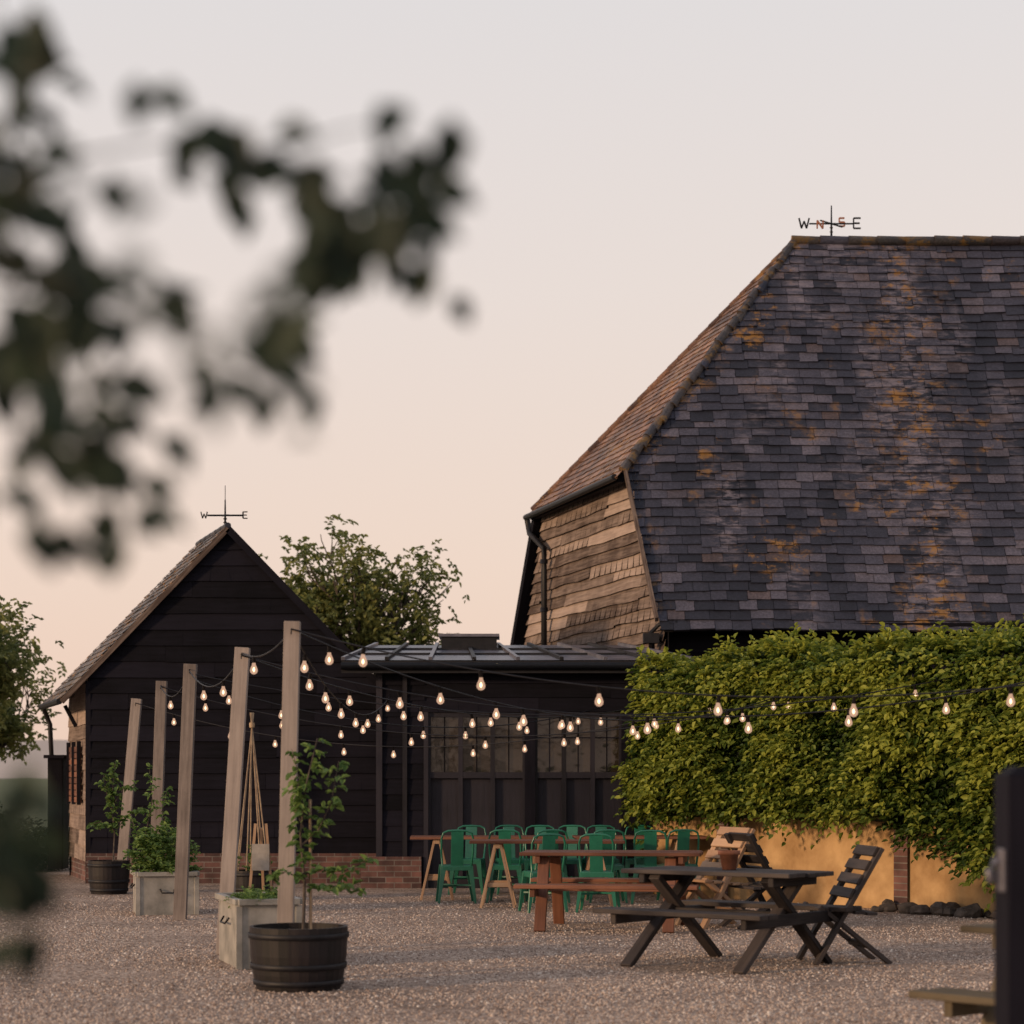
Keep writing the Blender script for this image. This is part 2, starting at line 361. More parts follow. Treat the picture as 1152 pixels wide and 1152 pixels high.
for i in range(30):
    a=A.lerp(R,i/30);c=A.lerp(R,(i+1.1)/30);j=V((random.gauss(0,.012),random.gauss(0,.012),random.gauss(0,.008)));b.tube([a+j+V((0,0,.0)),c+j+V((0,0,.02))],[.075,.062],'lichen_cap' if random.random()<.8 else 'slate',8)
for i in range(22):
    x0=4.4+i*.45;b.tube([(x0,33.6,9.90+.02*random.random()),(x0+.46,33.6,9.91)],[.085,.075],'lichen_cap' if i in(0,2,3,4,5,6,8,9,10,12) else 'slate',8)
for i in range(26):
    a=Bp.lerp(R,i/26);c=Bp.lerp(R,(i+1.08)/26);b.tube([a,c],[.07,.06],'clay',8)
ch(b,'ridge_and_hip_caps',barn)
def gx(Y): return 2.175-.28*(Y-30)
O=V((gx(37.0),37.0,0));U=V((.28,-1,0)).normalized();k=math.sqrt(1+.28**2)
def gl(t):
    z=t*6.1; return .1 if z<3.74 else (.1+(z-3.74)/2.33*1.16)*k
def gr(t):
    z=t*6.1; return (6.98 if z<3.74 else 6.98-(z-3.74)/2.33*1.33)*k
b=B();b.courses(O,U,(0,0,6.1),gl,gr,36,3.4,.042,'old_board',0,1,.012,wav=.028)
q=V((.03,.0,0))
b.poly([O+q,O+U*7*k+q,O+U*7*k+V((0,0,3.7))+q,O+U*5.6*k+V((0,0,6.05))+q,O+U*1.2*k+V((0,0,6.05))+q,O+V((0,0,3.7))+q],'slate_back')
ch(b,'weatherboarded_end_wall',barn)
b=B()
o=V((-.16,-.04,0))
b.beam(V((gx(31.3),31.3,6.0))+o,V((gx(29.95),29.95,3.68))+o,.05,.10,'old_board',up=(0,-1,.3),t=.1)
b.beam(V((gx(35.9)-.05,35.9,5.95)),V((gx(37.2)-.12,37.25,3.5)),.2,.14,'black_board')
b.beam(A+V((-.0,.05,-.10)),Bp+V((-.0,0,-.10)),.10,.12,'black_board')
b.tube([A+V((-.12,.0,-.10)),Bp+V((-.13,0,-.12))],.05,'iron',8)
g0=V((gx(35.3)-.02,35.3,0))
b.tube([Bp+V((-.10,.3,-.12)),Bp+V((-.06,.1,-.38)),g0+V((-.14,0,5.25)),g0+V((-.14,0,4.9)),g0+V((-.14,0,2.6))],.05,'iron',8)
for z in(5.0,4.2,3.4): b.tube([g0+V((-.14,0,z)),g0+V((-.14,0,z+.07))],.065,'iron',8)
h0=V((gx(30.3)-.12,30.1,0))
b.box(h0.x-.12,h0.x+.10,h0.y-.1,h0.y+.1,3.36,3.5,'iron');b.tube([h0+V((0,0,3.36)),h0+V((0,0,2.6))],.045,'iron',8)
b.tube([h0+V((-.02,0,3.5)),h0+V((.1,-.1,3.62)),h0+V((.35,-.15,3.64))],.03,'iron',8)
ch(b,'verge_gutter_and_downpipe',barn)
b=B();b.courses((2.2,30.45,0),(1,0,0),(0,0,3.7),lambda t:0,lambda t:RX-2.3,17,3,.02,'black_board',wav=.006)
b.poly([(2.2,30.47,0),(RX,30.47,0),(RX,30.47,3.7),(2.2,30.47,3.7)],'slate_back')
b.beam((2.2,29.93,3.60),(RX,29.93,3.60),.02,.07,'black_board')
for i in range(26): b.beam((2.4+i*.45,30.5,3.72),(2.4+i*.45,29.95,3.56),.07,.08,'black_board')
ch(b,'black_front_wall',barn)

def strokes(L):
    return {'W':[((0,1),(.25,0)),((.25,0),(.5,.7)),((.5,.7),(.75,0)),((.75,0),(1,1))],
     'N':[((.1,0),(.1,1)),((.1,1),(.8,0)),((.8,0),(.8,1))],
     'E':[((.1,0),(.1,1)),((.1,1),(.8,1)),((.1,.5),(.7,.5)),((.1,0),(.8,0))],
     'S':[((.8,1),(.15,1)),((.15,1),(.15,.5)),((.15,.5),(.8,.5)),((.8,.5),(.8,0)),((.8,0),(.1,0))]}[L]
def vane(name,loc,h,arm,ls,big=True,yf=.9):
    b=B();r=.013
    b.tube([(0,0,-.05),(0,0,h)],[.02,.01],'iron',6)
    za=h*.45;ns=.62
    b.tube([(-arm,0,za),(arm,0,za)],r,'iron',6)
    L4=[('W',(-arm-ls*.5,0)),('E',(arm+ls*.4,0))]
    if big:
        b.tube([(-arm*ns,-arm*yf,za-.03),(arm*ns,arm*yf,za+.03)],r,'iron',6)
        L4+=[('N',(-arm*ns,-arm*yf)),('S',(arm*ns,arm*yf))]
    else: b.tube([(-arm*.1,-arm*.5,za-.02),(arm*.1,arm*.5,za+.02)],r,'iron',6)
    for L,p in L4:
        for (x0,z0),(x1,z1) in strokes(L):
            s_=ls*(1 if L in 'WE' else .8);dz=0 if L in'WE' else(-.10 if L=='N' else .10)
            b.beam((p[0]+(x0-.5)*s_,p[1],za+dz+(z0-.45)*s_),(p[0]+(x1-.5)*s_,p[1],za+dz+(z1-.45)*s_),.02,.022*ls/.14,'iron' if L in'WE' else 'terracotta')
    for k_ in(.2,.33): b.lathe((0,0,h*k_),[(.0,-.03),(.03,0),(0,.03)],'iron',8)
    if not big: b.tube([(0,0,h),(0,0,h*1.5)],.005,'iron',5)
    b.build(name,loc=loc)
vane('weather_vane',(5.03,33.6,9.95),.52,.35,.16)
vane('weather_vane',(-4.02,29.9,4.96),.40,.25,.09,False)

# ------------------------------------------------------------------ black gabled barn
sb=empty('black_gabled_barn',(-4,30.5,0))
PX,PZ,SL=-3.945,4.94,1.038;FY=29.5
def rz(x): return PZ-abs(x-PX)*SL
b=B();zb=.42;H=PZ-.1-zb;WL,WR=-5.85,-1.55
def l_(t):
    z=zb+H*t; return 0 if z<rz(WL)-.05 else (PX-(PZ-.08-z)/SL)-WL
def r_(t):
    z=zb+H*t; return WR-WL if z<rz(WR)-.05 else (PX+(PZ-.08-z)/SL)-WL
b.courses((WL,FY,zb),(1,0,0),(0,0,H),l_,r_,20,3,.030,'black_board',0,1,.004,wav=.008)
b.poly([(WL,FY+.015,0),(WR,FY+.015,0),(WR,FY+.015,rz(WR)-.05),(PX,FY+.015,PZ-.06),(WL,FY+.015,rz(WL)-.05)],'slate_back')
ch(b,'gable_weatherboarding',sb)
b=B();b.box(WL-.03,WR,FY-.05,FY+.01,0,.42,'brick');b.box(-2.0,-1.2,28.22,28.27,0,.42,'brick')
ch(b,'brick_plinth',sb)
D=2.4;kx=-.32
def sk(x,y,z): return V((x+kx*(y-FY),y,z))
U=(sk(0,FY,0)-sk(0,FY+D,0)).normalized();LL=(sk(0,FY,0)-sk(0,FY+D,0)).length
b=B();b.courses(sk(WL,FY+D,.3),U,(0,0,2.55),lambda t:0,lambda t:LL-.02,12,2.5,.02,'old_board',0,1,.004,wav=.01)
b.poly([sk(WL+.02,FY+D,0),sk(WL+.02,FY,0),sk(WL+.02,FY,2.9),sk(WL+.02,FY+D,2.9)],'brick')
b.poly([sk(WL,FY+D,0),sk(WR,FY+D,0),sk(WR,FY+D,rz(WR)),sk(PX,FY+D,PZ-.05),sk(WL,FY+D,rz(WL))],'black_board')
b.poly([sk(WR,FY+D,0),sk(WR,FY,0),sk(WR,FY,rz(WR)),sk(WR,FY+D,rz(WR))],'black_board')
q0=sk(WL-.05,FY+1.9,0);q1=sk(WL-.05,FY+.6,0)
for z in [1.15+i*.09 for i in range(9)]: b.beam(q0+V((0,0,z)),q1+V((0,0,z)),.03,.075,'brown_table')
for q in(q0,q0.lerp(q1,.5),q1): b.beam(q+V((-.02,0,1.08)),q+V((-.02,0,1.98)),.05,.05,'black_board')
b.beam(sk(WL-.005,FY+.01,0),sk(WL-.005,FY+.01,2.8),.07,.07,'black_board')
b.beam(sk(WL-.04,FY+1.2,2.2),sk(WL-.2,FY+1.2,2.5),.05,.05,'black_board')
ch(b,'side_wall_with_shutter',sb)
EX=-6.24;EZ=rz(EX);b=B()
U=(sk(0,FY-.10,0)-sk(0,FY+D+.1,0));LL=U.length;U.normalize()
b.courses(sk(EX,FY+D+.1,EZ),U,V((PX-EX,0,PZ-EZ)),lambda t:0,lambda t:LL,24,.2,.014,'lichen_cap',0,1,.006)
b.poly([sk(EX,FY-.10,EZ-.03),sk(EX,FY+D+.1,EZ-.03),sk(PX,FY+D+.1,PZ-.03),sk(PX,FY-.10,PZ-.03)],'slate_back')
b.poly([sk(PX,FY-.10,PZ),sk(PX,FY+D+.1,PZ),sk(WR+.1,FY+D+.1,rz(WR+.1)),sk(WR+.1,FY-.10,rz(WR+.1))],'slate')
b.beam(sk(EX,FY-.11,EZ-.05),sk(PX,FY-.11,PZ-.04),.03,.07,'old_board',up=(0,0,1),t=.0)
b.beam(sk(PX,FY-.11,PZ-.05),sk(WR+.1,FY-.11,rz(WR+.1)-.05),.03,.10,'black_board')
for i in range(6): b.tube([sk(PX,FY-.10+i*.4,PZ+.0),sk(PX,FY+.32+i*.4,PZ+.0)],[.045,.04],'slate',8)
b.tube([sk(EX-.03,FY-.11,EZ-.04),sk(EX-.03,FY+D,EZ-.04)],.045,'iron',8)
b.tube([sk(EX,FY+D-.1,EZ-.08),sk(WL-.3,FY+D-.1,EZ-.3),sk(WL-.2,FY+D-.1,.1)],.035,'iron',8)
b.box(WL-1.05,WL-.84,FY+D-.2,FY+D+.3,.1,1.75,'black_board');b.box(WL-1.10,WL-.80,FY+D-.25,FY+D+.35,1.75,1.8,'black_board')
ch(b,'roof',sb)

# ------------------------------------------------------------------ link building
lk=empty('black_link_building',(0,29,0))
LY=28.3;b=B()
b.courses((-1.78,LY,0),(1,0,0),(0,0,2.9),lambda t:0,lambda t:.62,14,3,.022,'black_board')
b.courses((-1.78,LY,2.34),(1,0,0),(0,0,.56),lambda t:0,lambda t:4.4,3,5,.022,'black_board',wav=.004)
b.courses((1.45,LY,0),(1,0,0),(0,0,2.34),lambda t:0,lambda t:1.2,11,3,.022,'black_board')
b.box(-1.78,2.6,LY+.01,LY+.14,2.34,2.86,'slate_back')
b.box(-1.78,-1.16,LY+.01,LY+.14,0,2.34,'slate_back');b.box(1.45,2.6,LY+.01,LY+.14,0,2.34,'slate_back')
b.box(.17,.31,LY-.03,LY+.14,0,2.335,'black_board')
b.box(-1.80,-1.72,LY-.05,LY+.1,0,2.86,'door_board')
b.box(-1.45,-1.39,LY-.05,LY-.01,0,2.86,'door_board');b.box(-1.17,-1.11,LY-.045,LY+.1,0,2.335,'door_board')
b.poly([(-1.78,LY+.1,0),(-1.78,31.5,0),(-1.78,31.5,3.2),(-1.78,LY+.1,2.86)],'black_board')
ch(b,'walls',lk)
b=B()
for x0,x1,n in((-1.11,.17,3),(.31,1.45,3)):
    w=(x1-x0)/n
    b.poly([(x0,LY+.08,1.52),(x1,LY+.08,1.52),(x1,LY+.08,2.3),(x0,LY+.08,2.3)],'glass')
    b.box(x0,x1,LY+.06,LY+.1,0,1.5,'door_board',.9)
    b.box(x0,x1,LY+.0,LY+.1,2.27,2.336,'door_board');b.box(x0,x1,LY+.0,LY+.1,1.46,1.54,'door_board');b.box(x0,x1,LY+.0,LY+.1,0,.14,'door_board')
    for i in range(n+1):
        b.box(x0+i*w-.03,x0+i*w+.03,LY-.005,LY+.098,.14,2.268,'door_board')
    for i in range(n):
        b.box(x0+i*w+w/2-.008,x0+i*w+w/2+.008,LY+.05,LY+.078,1.54,2.27,'black_board')
    b.box(x0,x1,LY+.05,LY+.076,1.99,2.005,'black_board')
ch(b,'glazed_doors',lk)
b=B()
b.beam((-2.24,LY-.28,2.92),(2.7,LY-.28,2.92),.04,.16,'iron');b.tube([(-2.24,LY-.34,2.93),(2.7,LY-.34,2.93)],.05,'iron',8)
z0,z1=3.01,3.40
b.poly([(-2.24,LY-.3,z0),(2.4,LY-.3,z0),(1.6,31.2,z1),(-2.0,31.2,z1)],'lead')
b.poly([(-2.24,LY-.3,z0-.1),(2.4,LY-.3,z0-.1),(1.6,31.2,z1-.1),(-2.0,31.2,z1-.1)],'iron')
b.poly([(-2.24,LY-.3,z0),(-2.24,LY-.3,z0-.1),(-2.0,31.2,z1-.1),(-2.0,31.2,z1)],'iron')
for i in range(9):
    f=i/8;b.beam((-2.22+4.6*f,LY-.3,z0+.02),(-1.98+3.55*f,31.2,z1+.02),.05,.045,'iron' if i%2 else 'lead')
for f in(.33,.66): b.beam((-2.1,LY-.3+3.2*f,z0+.39*f+.012),(2.0,LY-.3+3.2*f,z0+.39*f+.012),.05,.03,'iron')
b.box(-1.0,-.22,30.2,30.9,3.3,3.46,'iron');b.box(-1.04,-.18,30.16,30.94,3.46,3.5,'lead')
ch(b,'low_metal_roof',lk)
b=B()
b.box(-1.5,2.4,30.9,31.2,0,3.3,'black_board');ch(b,'back_wall',lk)

# ------------------------------------------------------------------ wall + hedge
h0=V((1.35,27.5,0));hd=V((.6165,-.787,0));hn=V((-.787,-.6165,0))
def hp(s,o,z): return h0+hd*s+hn*o+V((0,0,z))
b=B();c=[hp(0.7,0,0),hp(12,0,0),hp(12,-.3,0),hp(0.7,-.3,0)]
for i in range(4):
    j=(i+1)%4;b.poly([c[i],c[j],c[j]+V((0,0,1.15)),c[i]+V((0,0,1.15))],'ochre')
for s in (1.9,4.75,7.9):
    x=[hp(s,.04,0),hp(s+.2,.04,0),hp(s+.2,.04,1.0),hp(s,.04,1.0)];b.poly(x,'brick')
    b.poly([hp(s,.04,0),hp(s,.0,0),hp(s,.0,1),hp(s,.04,1)],'brick')
b.build('rendered_garden_wall')
hedge=empty('hedge',hp(5,0,0))
b=B()
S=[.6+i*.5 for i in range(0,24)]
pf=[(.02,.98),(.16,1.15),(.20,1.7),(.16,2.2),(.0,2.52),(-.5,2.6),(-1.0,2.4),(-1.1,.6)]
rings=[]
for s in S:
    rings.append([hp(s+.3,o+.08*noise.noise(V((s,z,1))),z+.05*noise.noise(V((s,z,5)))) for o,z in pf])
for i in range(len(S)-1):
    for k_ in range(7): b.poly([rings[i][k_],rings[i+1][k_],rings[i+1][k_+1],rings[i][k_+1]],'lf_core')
b.poly(rings[0],'lf_core');b.poly(rings[-1],'lf_core');ch(b,'dark_core',hedge)  # solid dark shell behind the leaves, coloured as the shade inside the hedge
n=11000
s=rng.uniform(.6,11.8,n);u=rng.uniform(0,1,n)
P=[];Dd=[];tn=[];ln=[]
for i in range(n):
    si=s[i];l=random.uniform(.14,.34)
    zbot=1.02-.58*min(1,max(0,(si-4.6)/1.9))+.10*noise.noise(V((si*2.3,4,4)))
    ztop=2.80-.10*max(0,(3.0-si)/3.0)+.10*noise.noise(V((si*.9,9,9)))
    nv=noise.noise(V((si*1.3,u[i]*3.2,2)));nv2=noise.noise(V((si*4.0,u[i]*10,7)))
    if u[i]<.72:
        z=zbot+(ztop-zbot)*(u[i]/.72);o=.20+.28*nv+.18*nv2+.08*math.sin(math.pi*(z-.5)/2.5);d=hn*1+V((0,0,.15))
        if si<1.1: o*=.6
    elif u[i]<.95:
        z=ztop+.03+.16*nv+.14*nv2;o=.2-(u[i]-.72)/.23*1.1;d=V((0,0,.9))+hn*.25
        if random.random()<.16: l*=1.8;d=V((0,0,1.6))+hn*.3
    else:
        z=zbot+(ztop-zbot)*rng.uniform();o=rng.uniform(-1,.2);si=.75+.15*nv;d=-hd*1+V((0,0,.2))
    dd=V(d)+V(rng.normal(0,.45,3));P.append(hp(si,o,z));Dd.append(dd);tn.append(.42+.80*nv2+.65*nv+.22*(z-1.8));ln.append(l)  # leaf tone paints in light: brighter on top and bulges, darker in hollows
P=np.array(P,dtype=float);Dd=np.array(Dd,dtype=float);tn=np.array(tn);ln=np.array(ln)
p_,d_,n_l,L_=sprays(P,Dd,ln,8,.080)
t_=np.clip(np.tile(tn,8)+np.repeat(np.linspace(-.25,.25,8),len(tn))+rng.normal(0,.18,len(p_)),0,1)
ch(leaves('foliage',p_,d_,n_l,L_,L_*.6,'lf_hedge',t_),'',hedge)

b=B()
for i in range(30):
    s=4.7+2.2*random.random();o=random.uniform(.12,.5);r=random.uniform(.04,.13);c=hp(s,o,r*.4)
    pr=[(0.02,-.6),(.7,-.5),(1,-.1),(.85,.4),(.4,.7),(.02,.75)];k=len(b.v)
    b.lathe((c.x,c.y,c.z),[(q*r,z*r) for q,z in pr],'stone',7,smooth=False)
    sx_,sy_=random.uniform(.8,1.5),random.uniform(.8,1.4)
    for j in range(k,len(b.v)):
        x,y,z=b.v[j];e=1+.4*noise.noise(V((x*11,y*11,z*11)));b.v[j]=(c.x+(x-c.x)*e*sx_,c.y+(y-c.y)*e*sy_,max(0,c.z+(z-c.z)*e))
b.build('rubble_stones')

# ------------------------------------------------------------------ posts, planters
def post(x,y,x1,z1,w=.115,y1=None):
    b=B();y1=y if y1 is None else y1;b.beam((0,0,0),(x1-x,y1-y,z1),w,w*.8,'post_wood',(0,1,0))
    b.tube([(x1-x,y1-y-.05,z1-.06),(x1-x,y1-y-.09,z1-.06),(x1-x,y1-y-.09,z1-.10)],.006,'iron',5)
    return b.build('timber_post',bevel=.004,loc=(x,y,0))
post(-1.66,15.55,-1.60,2.62);post(-2.42,17.9,-2.26,2.57,.12);post(-3.44,22.1,-3.33,2.65,.13);post(-4.26,25.4,-4.17,2.62,.125);post(-5.18,28.2,-4.96,2.51,.13)
post(5.0,15.0,5.0,2.4);post(5.05,17.6,5.05,2.5)
def barrel(x,y,r,h):
    b=B();pr=[(r*.86,0),(r*.93,h*.25),(r*.98,h*.55),(r,h*.85),(r,h),(r*.93,h),(r*.93,h*.88)]
    b.lathe((0,0,0),pr,'barrel_wood',30,smooth=False,tones=True)
    for z,rr in((h*.12,.905),(h*.38,.965),(h*.86,1.008)):
        b.lathe((0,0,z),[(r*rr,-.02),(r*rr+.006,-.018),(r*(rr+.012)+.006,.018),(r*(rr+.012),.02)],'iron',30)
    b.lathe((0,0,h*.88),[(r*.93,0),(r*.5,.02),(.001,.03)],'soil',30)
    return b.build('half_barrel_planter',loc=(x,y,0))
barrel(-1.5,15.0,.345,.44);barrel(-5.1,27.0,.26,.42)
def trough(x,y,w,d,h,rot,mat='galv'):
    b=B();b.box(-w/2,w/2,-d/2,-d/2+.03,0,h,mat);b.box(-w/2,w/2,d/2-.03,d/2,0,h,mat)
    b.box(-w/2,-w/2+.03,-d/2+.031,d/2-.031,0,h,mat);b.box(w/2-.03,w/2,-d/2+.031,d/2-.031,0,h,mat)
    z=h-.02
    b.beam((-w/2-.01,-d/2-.01,z),(w/2+.01,-d/2-.01,z),.05,.045,mat);b.beam((-w/2-.01,d/2+.01,z),(w/2+.01,d/2+.01,z),.05,.045,mat)
    b.beam((-w/2-.01,-d/2,z),(-w/2-.01,d/2,z),.05,.044,mat);b.beam((w/2+.01,-d/2,z),(w/2+.01,d/2,z),.05,.044,mat)
    for sx in(-1,1):
        b.box(sx*(w/2+.003)-.025,sx*(w/2+.003)+.025,-d/2-.012,-d/2+.0,.0,h-.05,mat)
    b.tube([(-w*.12,-d/2-.01,h*.6),(-w*.1,-d/2-.05,h*.52),(w*.1,-d/2-.05,h*.52),(w*.12,-d/2-.01,h*.6)],.009,'iron',6)
    b.tube([(-w/2-.02,-.12,h*.7),(-w/2-.05,-.1,h*.62),(-w/2-.05,.1,h*.62),(-w/2-.02,.12,h*.7)],.009,'iron',6)
    b.poly([(-w/2+.02,-d/2+.02,h-.06),(w/2-.02,-d/2+.02,h-.06),(w/2-.02,d/2-.02,h-.06),(-w/2+.02,d/2-.02,h-.06)],'soil')
    return b.build('metal_trough_planter',bevel=.004,loc=(x,y,0),rot=rot)
trough(-2.02,16.95,.46,.95,.54,.30);trough(-3.78,23.2,.62,.7,.46,.25)

def bushy(name,cx,cy,z0,rx,ry,h,n,ls,mat='lf_plant',k=7,up=.8):
    a=rng.uniform(0,2*math.pi,n);r=np.sqrt(rng.uniform(0,1,n));
    P=np.stack([cx+rx*r*np.cos(a),cy+ry*r*np.sin(a),z0+h*rng.uniform(0,1,n)**1.2*(1-.5*r)],1)
    Dd=np.stack([np.cos(a)*r,np.sin(a)*r,np.full(n,up)],1)+rng.normal(0,.35,(n,3))
    p_,d_,nl,L_=sprays(P,Dd,rng.uniform(.10,.22,n)*max(.6,h/.6),k,ls)
    return leaves(name,p_,d_,nl,L_,L_*.55,mat,np.clip(rng.normal(.5,.28,len(p_)),0,1))
bushy('herb_plant',-2.0,16.9,.48,.18,.42,.12,130,.035)
bushy('bushy_plant',-3.80,23.2,.42,.28,.28,.60,340,.055)
def sapling(name,x,y,z0,paths,dens,ls,stake=None):
    e=empty(name,(x,y,z0));b=B();Ps=[];Ds=[]
    for pts,r0 in paths:
        pts=[V(p) for p in pts];n=len(pts);b.tube([V((x,y,z0))+p for p in pts],[r0*(1-.7*i/(n-1)) for i in range(n)],'bark',6)
        st=.35 if (pts[0].z<.1 and len(pts)>3) else .15
        for i in range(n-1):
            m=max(1,int((pts[i+1]-pts[i]).length*dens))
            for j in range(m):
                f=(i+(j+random.random())/m)/(n-1)
                if f<st: continue
                q=pts[i].lerp(pts[i+1],(j+.5)/m);Ps.append(V((x,y,z0))+q);Ds.append(V((random.gauss(0,1),random.gauss(0,1),random.gauss(.3,.5))))
    if stake: b.tube([(x+.05,y+.03,z0-.05),(x+.045,y+.03,z0+stake)],.013,'cane',6)
    P=np.array(Ps,dtype=float);Dd=np.array(Ds,dtype=float)
    p_,d_,nl,L_=sprays(P,Dd,rng.uniform(.04,.10,len(P)),4,ls)
    ch(b,'stems',e);ch(leaves('leaves',p_,d_,nl,L_,L_*.6,'lf_plant',np.clip(rng.normal(.45,.28,len(p_)),0,1)),'',e)
sapling('potted_fruit_tree',-1.47,15.02,.38,[
 ([(0,0,0),(.01,0,.35),(-.02,0,.7),(.02,0,1.05),(.10,0,1.38)],.014),
 ([(0,0,.42),(.14,.02,.47),(.30,-.02,.45),(.48,0,.52)],.008),
 ([(0,0,.38),(-.12,0,.44),(-.26,.02,.38)],.007),
 ([(-.02,0,.62),(.10,0,.72),(.20,-.04,.92),(.25,0,1.22)],.007),
 ([(0,0,.75),(-.06,0,.9),(-.03,.05,1.1),(-.08,0,1.3)],.006),
 ([(.01,0,.34),(.12,-.08,.32),(.30,-.1,.36),(.42,-.05,.30)],.006)],32,.068,.95)
sapling('potted_fruit_tree',-5.05,27.0,.36,[
 ([(0,0,0),(.02,0,.4),(-.02,0,.8),(.03,0,1.3)],.012),
 ([(0,0,.5),(.18,0,.6),(.38,0,.75)],.007),([(0,0,.45),(-.15,0,.55),(-.32,0,.5)],.007),([(0,0,.75),(.12,0,.95),(.3,0,1.0)],.006),([(0,0,.7),(-.08,0,.9),(-.12,0,1.15)],.006)],40,.07)
sapling('climbing_plant',-3.95,23.25,.42,[([(0,0,0),(-.05,0,.4),(.03,0,.8),(0,0,1.15)],.008),([(.12,0,0),(.2,0,.4),(.14,0,.7),(.2,.0,.95)],.008),([(-.15,0,0),(-.1,0,.3),(-.2,0,.62)],.008)],34,.055)
b=B()
for i in range(7):
    a=2*math.pi*i/7;b.tube([(.20*math.cos(a),.20*math.sin(a),0),(.02*math.cos(a+3),.02*math.sin(a+3),1.95)],.009,'cane',5)
b.lathe((0,0,1.80),[(.03,-.03),(.035,0),(.03,.03)],'cane',8)
b.build('cane_wigwam',loc=(-3.12,25.6,.30))
barrel(-3.12,25.6,.26,.36)
bushy('bushy_plant',-3.12,25.6,.3,.18,.18,.35,50,.05)
b=B()
b.beam((-.14,0,0),(-.06,0,.95),.03,.025,'pale_wood');b.beam((.14,0,0),(.06,0,.95),.03,.025,'pale_wood');b.beam((0,.3,0),(0,.03,.9),.03,.025,'pale_wood')
b.beam((0,-.03,.42),(0,-.02,.72),.20,.02,'white_tin',(0,1,0));b.build('easel_signboard',loc=(-2.85,24.2,0))

# ------------------------------------------------------------------ string lights
def string(p0,p1,sag,n,first=.5,hang=.05):
    p0=V(p0);p1=V(p1);b=B()
    def at(f): return p0.lerp(p1,f)-V((0,0,sag*4*f*(1-f)))
    b.tube([at(i/40) for i in range(41)],.0065,'iron',5)
    for i in range(n):
        f=(i+first+random.uniform(-.16,.16))/n;c=at(f)
        sw=random.uniform(-.012,.012)
        b.tube([c,c+V((sw,0,-hang))],.015,'iron',7)
        z=-hang
        b.lathe((c.x+sw,c.y,c.z+z),[(.001,-.094),(.016,-.090),(.029,-.076),(.032,-.060),(.026,-.038),(.015,-.015),(.013,0)],'bulb_glass',12)
        b.lathe((c.x+sw,c.y,c.z+z-.056),[(.001,-.018),(.009,-.008),(.010,.004),(.005,.018),(.001,.022)],'filament',8)
    b.build('string_lights')
string((-1.60,15.5,2.56),(5.0,15.0,2.36),.40,7,.42)
string((-2.26,17.85,2.50),(5.05,17.6,2.46),.50,8,.55)
string((-3.33,22.05,2.55),(4.75,22.9,2.55),.42,9,.45)
string((-4.17,25.35,2.55),(3.75,24.3,2.55),.60,9,.5)
string((-4.96,28.1,2.45),(2.8,25.6,2.5),.62,10,.6)
string((-2.26,17.85,2.50),(1.9,27.3,2.45),.35,8,.5)
string((-1.60,15.5,2.56),(-1.6,28.05,2.55),.42,7,.5)
string((-3.33,22.05,2.50),(1.2,28.1,2.4),.38,7,.4)
string((-1.60,15.5,2.56),(3.3,25.0,2.5),.50,8,.5)
string((-1.60,15.6,2.58),(-2.26,17.85,2.52),.1,1,.85);string((-2.26,17.9,2.52),(-3.33,22.0,2.58),.22,2,.5)
string((-3.33,22.1,2.6),(-4.17,25.3,2.56),.2,2,.3)

# ------------------------------------------------------------------ furniture
def picnic(name,mat,L,loc,rot,cross=False,tw=.72,planks=5):
    b=B();pw=tw/planks
    for i in range(planks):
        y=-tw/2+pw*(i+.5);e=random.uniform(-.02,.02);b.beam((-L/2+e,y,.735),(L/2+e,y,.735+random.uniform(-.004,.004)),pw-.014,.035,mat)
    for sy in(-1,1):
        for j in range(2): b.beam((-L/2+random.uniform(-.02,.02),sy*(.58+j*.135),.44),(L/2,sy*(.58+j*.135),.44),.122,.038,mat)
    for sx in(-1,1):
        x=sx*(L/2-.26)
        for j,sy in enumerate((-1,1)):
            xx=x+sy*.026
            if cross: b.beam((xx,-sy*.30,.70),(xx,sy*.62,0),.05,.10,mat,(1,0,0))
            else: b.beam((xx*1,sy*.22,.70),(xx*1,sy*.58,0),.05,.11,mat,(1,0,0))
        b.beam((x+sx*.08,-.72,.385),(x+sx*.08,.72,.385),.05,.09,mat)
        b.beam((x+sx*.08,-tw/2+.03,.68),(x+sx*.08,tw/2-.03,.68),.05,.07,mat)
    b.beam((-L/2+.26,0,.40),(L/2-.26,0,.40),.05,.08,mat)
    return b.build(name,bevel=.005,loc=loc,rot=rot)
picnic('picnic_table','dark_table',1.55,(1.70,16.85,0),math.radians(-38),True)
picnic('picnic_table','brown_table',1.75,(.98,20.9,0),math.radians(-8))
picnic('picnic_table','grey_wood',1.85,(3.12,10.15,0),math.radians(-48))
def xchair(mat,loc,rot,s=1):
    b=B()
    for y in(-.25,.25):
        b.beam((-.32,y,0),(.22,y,.92),.035,.085,mat,(0,1,0));b.beam((.30,y*.86,0),(-.28,y*.86,.46),.035,.085,mat,(0,1,0))
    for i in range(5): b.beam((-.26+.10*i,-.27,.44-.01*i),(-.26+.10*i,.27,.44-.01*i),.085,.025,mat)
    for i in range(4):
        f=.60+.12*i;b.beam((-.32+.54*f-.03,-.27,.92*f+.01),(-.32+.54*f-.03,.27,.92*f+.01),.025,.085,mat,(.5,0,.86))
    b.beam((.1,-.2,.15),(.1,.2,.15),.03,.05,mat)
    b.build('folding_garden_chair',bevel=.003,loc=loc,rot=rot,scale=s)
xchair('dark_table',(2.68,17.15,0),math.radians(8))
xchair('pale_wood',(2.05,21.2,0),math.radians(25),1.05)
xchair('dark_table',(2.42,21.0,0),math.radians(-160),1.0)
